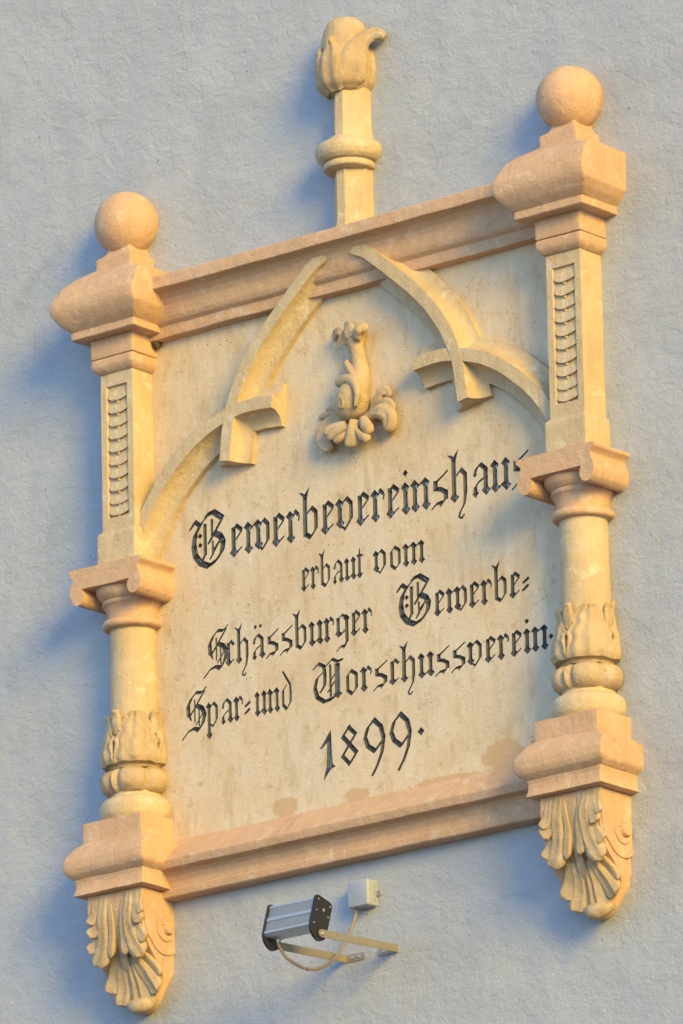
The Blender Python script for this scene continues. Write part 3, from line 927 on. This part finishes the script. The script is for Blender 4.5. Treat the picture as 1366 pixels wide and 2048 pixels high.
GL['b'] = G_(.74).stem(.16, .08, 1.52, top='f', bot='n').line([(.16, .16), (.36, .02)], .17).line([(.24, .80), (.40, .96), (.56, .80), (.56, .26), (.36, .02)], .17)
GL['h'] = G_(.76).stem(.16, 0, 1.52, top='f').line([(.24, .80), (.42, .98), (.57, .82), (.57, .20)], .17).line([(.57, .22), (.52, -.12), (.36, -.36)], .15, .05).hair([(.36, -.36), (.32, -.50), (.42, -.55), (.50, -.46)], .06)
GL['a'] = G_(.74).stem(.56, 0, .86, top='n').line([(.16, .70), (.22, .88), (.38, .99), (.55, .82)], .13, .17).dia(.17, .70, .08).line([(.54, .56), (.30, .44), (.17, .30), (.17, .16)], .07, .17).dia(.18, .10, .12)
GL['ä'] = G_(.74).stem(.56, 0, .86, top='n').line([(.16, .70), (.22, .88), (.38, .99), (.55, .82)], .13, .17).dia(.17, .70, .08).line([(.54, .56), (.30, .44), (.17, .30), (.17, .16)], .07, .17).dia(.18, .10, .12).dia(.24, 1.34, .085).dia(.50, 1.34, .085)
GL['s'] = G_(.70).line([(.62, 1.04), (.42, .90), (.20, .76)], .10, .16).stem(.18, .50, .82, 'n', 'n', .17).line([(.18, .56), (.36, .52), (.54, .40)], .17).stem(.55, .16, .46, 'n', 'n', .17).line([(.55, .20), (.38, .02)], .17).line([(.40, .10), (.20, .08), (.03, -.06)], .15, .05)
GL['d'] = G_(.78).line([(.20, 1.58), (.38, 1.30), (.58, 1.02), (.61, .70), (.60, .28), (.38, .02)], .11, .17).line([(.36, .98), (.17, .80), (.17, .22), (.38, .02)], .17)
GL['g'] = G_(.76).stem(.16, .10, .90, top='n').line([(.16, .82), (.34, .98)], .16).line([(.34, .98), (.54, .90)], .12).stem(.58, -.16, .96, 'd', 'n').hair([(.20, .14), (.52, .34)], .06).line([(.58, -.10), (.44, -.36)], .17).line([(.46, -.30), (.26, -.30), (.08, -.46)], .14, .05)
GL['p'] = G_(.76).stem(.16, -.46, 1.02).line([(.24, .84), (.42, .98), (.58, .80), (.58, .28), (.38, .03)], .17).hair([(.38, .03), (.14, .16)], .07)
GL['t'] = G_(.44).stem(.17, 0, 1.0, top='n').line([(.17, .95), (.20, 1.28)], .16, .04).hair([(.05, .98), (.36, .98)], .08).hair([(.20, .04), (.38, .20)], .05)
GL['='] = G_(.42).line([(.08, .52), (.32, .66)], .07, .11, 75, .08).line([(.06, .22), (.30, .38)], .07, .11, 75, .08)
GL['.'] = G_(.34).dia(.17, .48, .10)
GL['G'] = (G_(1.30).line([(.60, 1.52), (.36, 1.30), (.17, 1.00), (.11, .66), (.16, .32), (.34, .04), (.60, -.10), (.88, .02), (1.08, .28), (1.12, .56), (1.02, .78), (.84, .90)], .23)
           .line([(.56, 1.54), (.80, 1.60), (1.10, 1.34)], .22).hair([(1.10, 1.32), (.62, .62)], .07)
           .line([(.02, 1.22), (.16, 1.42), (.34, 1.24)], .17).stem(.50, .26, 1.28, 'n', 'n', .12).hair([(.50, .30), (.40, .12)], .07)
           .dia(.325, .92, .085).dia(.325, .62, .085).hair([(.74, .86), (.74, 1.36)], .07).hair([(.76, .24), (.76, .66)], .06).hair([(.66, .10), (1.02, .66)], .05).hair([(.80, .40), (.98, .62)], .045))
GL['S'] = (G_(1.06).line([(.98, 1.62), (.80, 1.46), (.56, 1.50), (.36, 1.30)], .10, .20).line([(.36, 1.30), (.22, 1.02), (.24, .66)], .20).line([(.24, .70), (.34, .44)], .14, .05)
           .hair([(.26, .56), (.92, 1.50)], .06).line([(.56, .98), (.80, .86), (.92, .58), (.84, .24), (.64, -.02)], .21)
           .hair([(.50, .34), (.50, 1.22)], .05).hair([(.68, .16), (.68, .80)], .05).hair([(.54, .22), (.86, .66)], .045)
           .line([(.66, .02), (.44, .10), (.22, .02), (-.04, -.26)], .22, .06))
GL['V'] = (G_(1.16).line([(.06, 1.34), (.22, 1.50), (.42, 1.36), (.46, 1.00), (.44, .60), (.30, .38)], .16, .14).line([(.36, 1.10), (.16, .92), (.08, .56), (.16, .20), (.42, -.04), (.72, .02), (.90, .14)], .13, .22)
           .stem(.92, .0, 1.36, 'n', 'd', .20).line([(.52, 1.36), (.74, 1.56), (.94, 1.42), (1.12, 1.46)], .16, .10).hair([(.66, .12), (.66, 1.34)], .07).hair([(.56, .30), (.86, .72)], .05).hair([(.66, .70), (.86, 1.00)], .045))
GL['1'] = G_(.5).raw([(.36, 1.02), (.40, .14), (.50, .06), (.34, .02), (.10, -.24), (.20, .08), (.235, .70), (.05, .56), (.02, .60)], [(.31, .8), (.305, .6), (.30, .4), (.29, .2), (.28, .08)])
GL['8'] = G_(.6).line([(.30, .98), (.10, .76), (.52, .28), (.30, .02)], .15).line([(.28, .98), (.50, .76), (.08, .26), (.30, .02)], .13)
GL['9'] = G_(.62).line([(.34, 1.00), (.16, .82), (.09, .58), (.16, .36), (.34, .20)], .08, .14).line([(.32, 1.00), (.50, .80), (.57, .50), (.52, .14), (.40, -.16), (.26, -.40)], .15, .05).line([(.34, .20), (.46, .34), (.56, .46)], .11, .05)
GL[';'] = G_(.3).dia(.14, .44, .10)

#        text           x start   x end   baseline  em     vertical scale of capitals comes with the em
LINES = [
 [('G', -.4385, -.3265, -.044, .0735), ('ewerbevereinshaus', -.3235, .5435, -.045, .0735)],
 [('erbaut', -.1165, .0660, -.166, .0530), ('vom', .0920, .2420, -.166, .0530)],
 [('S', -.4030, -.3290, -.297, .0590), ('chässburger', -.3420, .0890, -.297, .0565), ('G', .1600, .2620, -.296, .0640), ('ewerbe=', .2620, .5350, -.297, .0570)],
 [('S', -.4700, -.3960, -.430, .0590), ('par=', -.4020, -.2680, -.430, .0565), ('und', -.2590, -.1450, -.430, .0565), ('V', -.0890, .0010, -.430, .0590), ('orschussverein', .0010, .5810, -.430, .0565), ('.', .5760, .5990, -.430, .0565)],
 [('1', -.0730, -.0270, -.592, .0905), ('8', -.0150, .0400, -.590, .0890), ('9', .0480, .1160, -.590, .0905), ('9', .1230, .1910, -.591, .0915), (';', .2030, .2330, -.590, .0890)],
]
PX0, PX1, PZ0, PZ1, PY = XL + .025, XR - .025, -.690, .530, -.0065
verts, faces, owner = [], [], []
def addpoly(P, who):
    o = len(verts)
    verts.extend(Vector(p) for p in P)
    faces.append(list(range(o, o + len(P))))
    owner.append(who)
addpoly([(PX0, PZ0), (PX1, PZ0), (PX1, PZ1), (PX0, PZ1)], -1)
letters = []            # (line, character)
extra = []
for li, ln in enumerate(LINES):
    for txt, x0, x1, zb, em in ln:
        tot = sum(GL[c].adv for c in txt)
        kx = (x1 - x0) / tot
        x = x0
        for c in txt:
            gl = GL[c]
            who = len(letters)
            letters.append((li, c))
            for P in gl.poly:
                Q = [(x + px * kx, zb + pz * em) for px, pz in P]
                if sum(a[0] * b_[1] - b_[0] * a[1] for a, b_ in zip(Q, Q[1:] + Q[:1])) < 0: Q = Q[::-1]
                addpoly(Q, who)
            extra += [(x + px * kx, zb + pz * em) for px, pz in gl.pts]
            x += gl.adv * kx
verts.extend(Vector(p) for p in extra)
ov, oe, of, _, _, orf = delaunay_2d_cdt(verts, [], faces, 1, 1e-6, True)
fl = []
for f, src in zip(of, orf):
    w = [owner[s] for s in src if owner[s] >= 0]
    fl.append(w[0] if w else -1)
XY = np.array([(v.x, v.y) for v in ov])
# groove depth from the distance to the letter's edge
edge_side = {}
for f, w in zip(of, fl):
    for a, b_ in zip(f, f[1:] + f[:1]):
        edge_side.setdefault((min(a, b_), max(a, b_)), []).append(w >= 0)
border = [e for e, s_ in edge_side.items() if len(s_) == 2 and s_[0] != s_[1]]
bset = set(i for e in border for i in e)
A_ = XY[[e[0] for e in border]]; B_ = XY[[e[1] for e in border]]
AB = B_ - A_; L2 = (AB ** 2).sum(1) + 1e-12
depth = {}
for i in set(i for f, w in zip(of, fl) if w >= 0 for i in f):
    if i in bset: depth[i] = 0.0; continue
    p = XY[i]
    t_ = np.clip(((p - A_) * AB).sum(1) / L2, 0, 1)
    dd = np.sqrt(((A_ + AB * t_[:, None] - p) ** 2).sum(1).min())
    depth[i] = min(.0075, dd * 1.15)
# the slab itself: a face with the letters cut out, and its edges
V = [(XY[i][0], PY, XY[i][1]) for i in range(len(XY))]
F = [tuple(f) for f, w in zip(of, fl) if w < 0]
used = sorted(set(i for f in F for i in f)); rm = {i: k for k, i in enumerate(used)}
V2 = [V[i] for i in used]; F2 = [tuple(rm[i] for i in f) for f in F]
o_ = len(V2)
V2 += [(PX0, PY, PZ0), (PX1, PY, PZ0), (PX1, PY, PZ1), (PX0, PY, PZ1), (PX0, .012, PZ0), (PX1, .012, PZ0), (PX1, .012, PZ1), (PX0, .012, PZ1)]
F2 += [(o_, o_ + 1, o_ + 5, o_ + 4), (o_ + 1, o_ + 2, o_ + 6, o_ + 5), (o_ + 2, o_ + 3, o_ + 7, o_ + 6), (o_ + 3, o_, o_ + 4, o_ + 7)]
def raw_mesh(name, V, F, mat, parent):
    me = bpy.data.meshes.new(name)
    me.from_pydata([tuple(to_world(p) - WLOC[parent]) for p in V], [], F)
    me.materials.append(mat)
    o = bpy.data.objects.new(name, me)
    o.parent = parent; col.objects.link(o); WLOC[o] = WLOC[parent]
    return o
# outward faces must look to -y
def face_out(V, F):
    out = []
    for f in F:
        a, b_, c = (Vector(V[i]) for i in f[:3])
        n = (b_ - a).cross(c - a)
        out.append(tuple(f) if n.y < 0 else tuple(reversed(f)))
    return out
slab = raw_mesh('inscription_slab', V2, face_out(V2, F2[:-4]) + F2[-4:], M_PANEL, plaque)
LNAME = 'inscription_line'
for li in range(len(LINES)):
    ln = part_empty(LNAME, plaque)
    for w, (l2, c) in enumerate(letters):
        if l2 != li: continue
        fs = [f for f, q in zip(of, fl) if q == w]
        if not fs: continue
        us = sorted(set(i for f in fs for i in f)); r2 = {i: k for k, i in enumerate(us)}
        Vl = [(XY[i][0], PY + depth[i], XY[i][1]) for i in us]
        nm = 'numeral' if c in '189' else ('full_stop' if c in '.;' else ('double_hyphen' if c == '=' else 'letter'))
        raw_mesh(nm, Vl, face_out(Vl, [tuple(r2[i] for i in f) for f in fs]), M_INK, ln)

# ------------------------------------------------------------------ floodlight on two arms under the sill
lamp = thing('floodlight', (.056, -.001, -1.06), 'small aluminium floodlight with black end plates held off the wall on two flat arms', 'floodlight')
PT, PB = (-.273, -.9585), (-.296, -1.0235)
prof = []
nr = 22
dirv = Vector((PB[0] - PT[0], PB[1] - PT[1])); out_n = Vector((dirv.y, -dirv.x)).normalized()
if out_n.x > 0: out_n = -out_n
for i in range(nr * 4 + 1):
    t_ = i / (nr * 4)
    k = i % 4
    band = .08 > t_ or .44 < t_ < .56 or t_ > .92
    hgt = .0016 if band else (.0 if k in (0, 1) else -.0016)
    q = Vector(PT) + dirv * t_ + out_n * hgt
    prof.append((q.x, q.y))
body = prof + [(-.290, -1.030), (-.252, -1.031), (-.246, -1.027), (-.2275, -.9705), (-.230, -.967), (-.268, -.9565)]
make('housing', *prism(body, 'yz', -.0055, .1215, .2), M_ALU, lamp, angle=25)
gl_ = [(-.2290, -.9695), (-.2470, -1.0265), (-.2440, -1.0275), (-.2260, -.9700)]
make('front_glass', *prism(gl_, 'yz', -.0040, .1200, .2), M_DARK, lamp, smooth=False)
plate = [(-.2755, -.9535), (-.2680, -.9525), (-.2270, -.9640), (-.2225, -.9685), (-.2225, -.9760), (-.2430, -1.0400), (-.2490, -1.0500), (-.2600, -1.0560), (-.2720, -1.0565), (-.2840, -1.0510), (-.2950, -1.0390), (-.2985, -1.0250)]
plate = round_line(plate, .004, 3, True)
for x0, sx in ((-.0085, -1), (.1245, 1)):
    ep = make('end_plate', *prism(plate, 'yz', x0 - .003, x0 + .003, .2), M_BLACK, lamp, angle=40)
    for (y, z, r) in ((-.2690, -.9620, .0022), (-.2300, -.9745, .0022), (-.2372, -.9985, .0022), (-.2870, -1.0180, .0022), (-.2770, -.9880, .0018), (-.2525, -.9850, .0042)):
        R = [[(x0 + sx * xo, y + rr_ * cos(2 * pi * j / 12), z + rr_ * sin(2 * pi * j / 12)) for j in range(12)] for xo, rr_ in ((.0025, r), (.0042, r * .95), (.0047, r * .5))]
        make('screw', *rings(R), M_SCREW, ep)
piv = (-.2640, -1.0400)
def arm(x, foot_dir):
    # flat bar on edge with a foot turned along the wall
    t_, hh = .0022, .0085
    zc0, zc1 = -1.0395, -1.0290
    path = [(x, -.274), (x, -.004), (x + foot_dir * .004, -.0012)]
    V, F = [], []
    outl = []
    for i in range(9):
        a = radians(90 + i * 22.5)
        outl.append((-.266 + hh * 1.05 * cos(a) - .0, zc0 + hh * 1.05 * sin(a)))
    outl += [(-.0005, zc1 - hh), (-.0005, zc1 + hh)]
    return prism(outl, 'yz', x - t_ / 2, x + t_ / 2, .2), zc1, hh
for x, fd in ((.1310, -1), (-.0155, 1)):
    v, zc, hh = arm(x, fd)
    am = make('arm', *v, M_ARM, lamp, angle=40)
    ft = [(x, zc - hh), (x + fd * .050, zc - hh), (x + fd * .053, zc - hh + .003), (x + fd * .053, zc + hh - .003), (x + fd * .050, zc + hh), (x, zc + hh)]
    make('foot', *prism(ft, 'xz', -.0022, .0005, .2), M_ARM, am, smooth=False)
    for dx in (.019, .038):
        R = [[(x + fd * dx + r * cos(2 * pi * j / 12), y, zc + r * sin(2 * pi * j / 12)) for j in range(12)] for y, r in ((-.001, .0040), (-.0042, .0036), (-.0050, .0018))]
        make('screw', *rings(R), M_SCREW, am)
    sx = 1 if fd < 0 else -1
    R = [[(x + s_, piv[0] + r * cos(2 * pi * j / 14), piv[1] + r * sin(2 * pi * j / 14)) for j in range(14)] for s_, r in ((-.006, .0045), (-.006, .0046), (.0045, .0046), (.0055, .003))]
    make('pivot_bolt', *rings(R), M_SCREW, am)
R = []
for zo, r in ((-1.027, .0062), (-1.0325, .0062), (-1.0335, .0052), (-1.0385, .0048), (-1.0395, .0035)):
    R.append([(.0065 + r * cos(2 * pi * j / 14), -.2640 + r * sin(2 * pi * j / 14), zo) for j in range(14)])
make('cable_gland', *rings(R), M_SCREW, lamp)

# ------------------------------------------------------------------ junction box and the cable between the two
jb = thing('junction_box', (.048, 0, -.926), 'square pale grey plastic junction box screwed to the wall beneath the sill', 'junction box')
bx0, bx1, bz0, bz1 = .0185, .0785, -.9255, -.8645
def rbox(x0, x1, z0, z1, y0, y1, r, ch=.003):
    o = round_line([(x0, z0), (x1, z0), (x1, z1), (x0, z1)], r, 5, True)
    c = Vector(((x0 + x1) / 2, (z0 + z1) / 2))
    def ins(p, k): return (p[0] - (p[0] - c.x) / ((x1 - x0) / 2) * k, p[1] - (p[1] - c.y) / ((z1 - z0) / 2) * k)
    R = [[(p[0], y0, p[1]) for p in o], [(p[0], y1 + ch, p[1]) for p in o], [(ins(p, ch * .35)[0], y1 + ch * .35, ins(p, ch * .35)[1]) for p in o], [(ins(p, ch)[0], y1, ins(p, ch)[1]) for p in o]]
    return rings(R)
make('box_base', *rbox(bx0 + .001, bx1 - .001, bz0 + .001, bz1 - .001, .0005, -.0215, .006, .0005), M_BOX, jb, angle=50)
make('lid', *rbox(bx0, bx1, bz0, bz1, -.0222, -.0350, .007, .0035), M_BOX, jb, angle=60)
for zc in (-.8790, -.8950, -.9110):
    R = [[(bx1 - .001 + xo, -.0115 + r * cos(2 * pi * j / 16), zc + r * sin(2 * pi * j / 16)) for j in range(16)] for xo, r in ((-.001, .0050), (.0011, .0048), (.0011, .0036), (-.0002, .0034))]
    make('knockout', *rings(R), M_BOX, jb, angle=50)
ring_o = [[], [], [], []]
R = []
for j in range(19):
    a = 2 * pi * j / 18
    c_, s_ = cos(a), sin(a)
    R.append([(.0845 + .0065 * c_, -.0005, -.8955 + .0065 * s_), (.0845 + .0065 * c_, -.005, -.8955 + .0065 * s_), (.0845 + .0035 * c_, -.005, -.8955 + .0035 * s_), (.0845 + .0035 * c_, -.0005, -.8955 + .0035 * s_)])
make('fixing_lug', *rings(R, cap0=False, cap1=False), M_BOX, jb, angle=50)
cb = [(.0065, -.264, -1.0385), (.0072, -.262, -1.046), (.0130, -.250, -1.066), (.0194, -.235, -1.0786), (.0255, -.190, -1.0892), (.0279, -.140, -1.0782), (.0275, -.085, -1.0427), (.0300, -.045, -.9878), (.0305, -.0215, -.9430), (.0305, -.018, -.9240)]
v = tube(smooth_line(cb, 8), .0037, 10)
cable = make('cable', *v, M_CABLE, None)
cable.location = (0, 0, Z0)
cable['label'] = 'thin grey cable hanging in a loop from floodlight to junction box'
cable['category'] = 'cable'

# ------------------------------------------------------------------ the little mud nest under the capital
V, F = ball((-.520, -.018, .5075), .0125, 20, 14, (1.0, 1.0, 1.15))
nest = make('insect_nest', V, F, M_NEST, None, amp=.0035, freq=110, seed=5)
nest.location = (0, 0, Z0)
nest['label'] = 'small dark brown lump of dried mud stuck in the corner under a capital'
nest['category'] = 'nest'
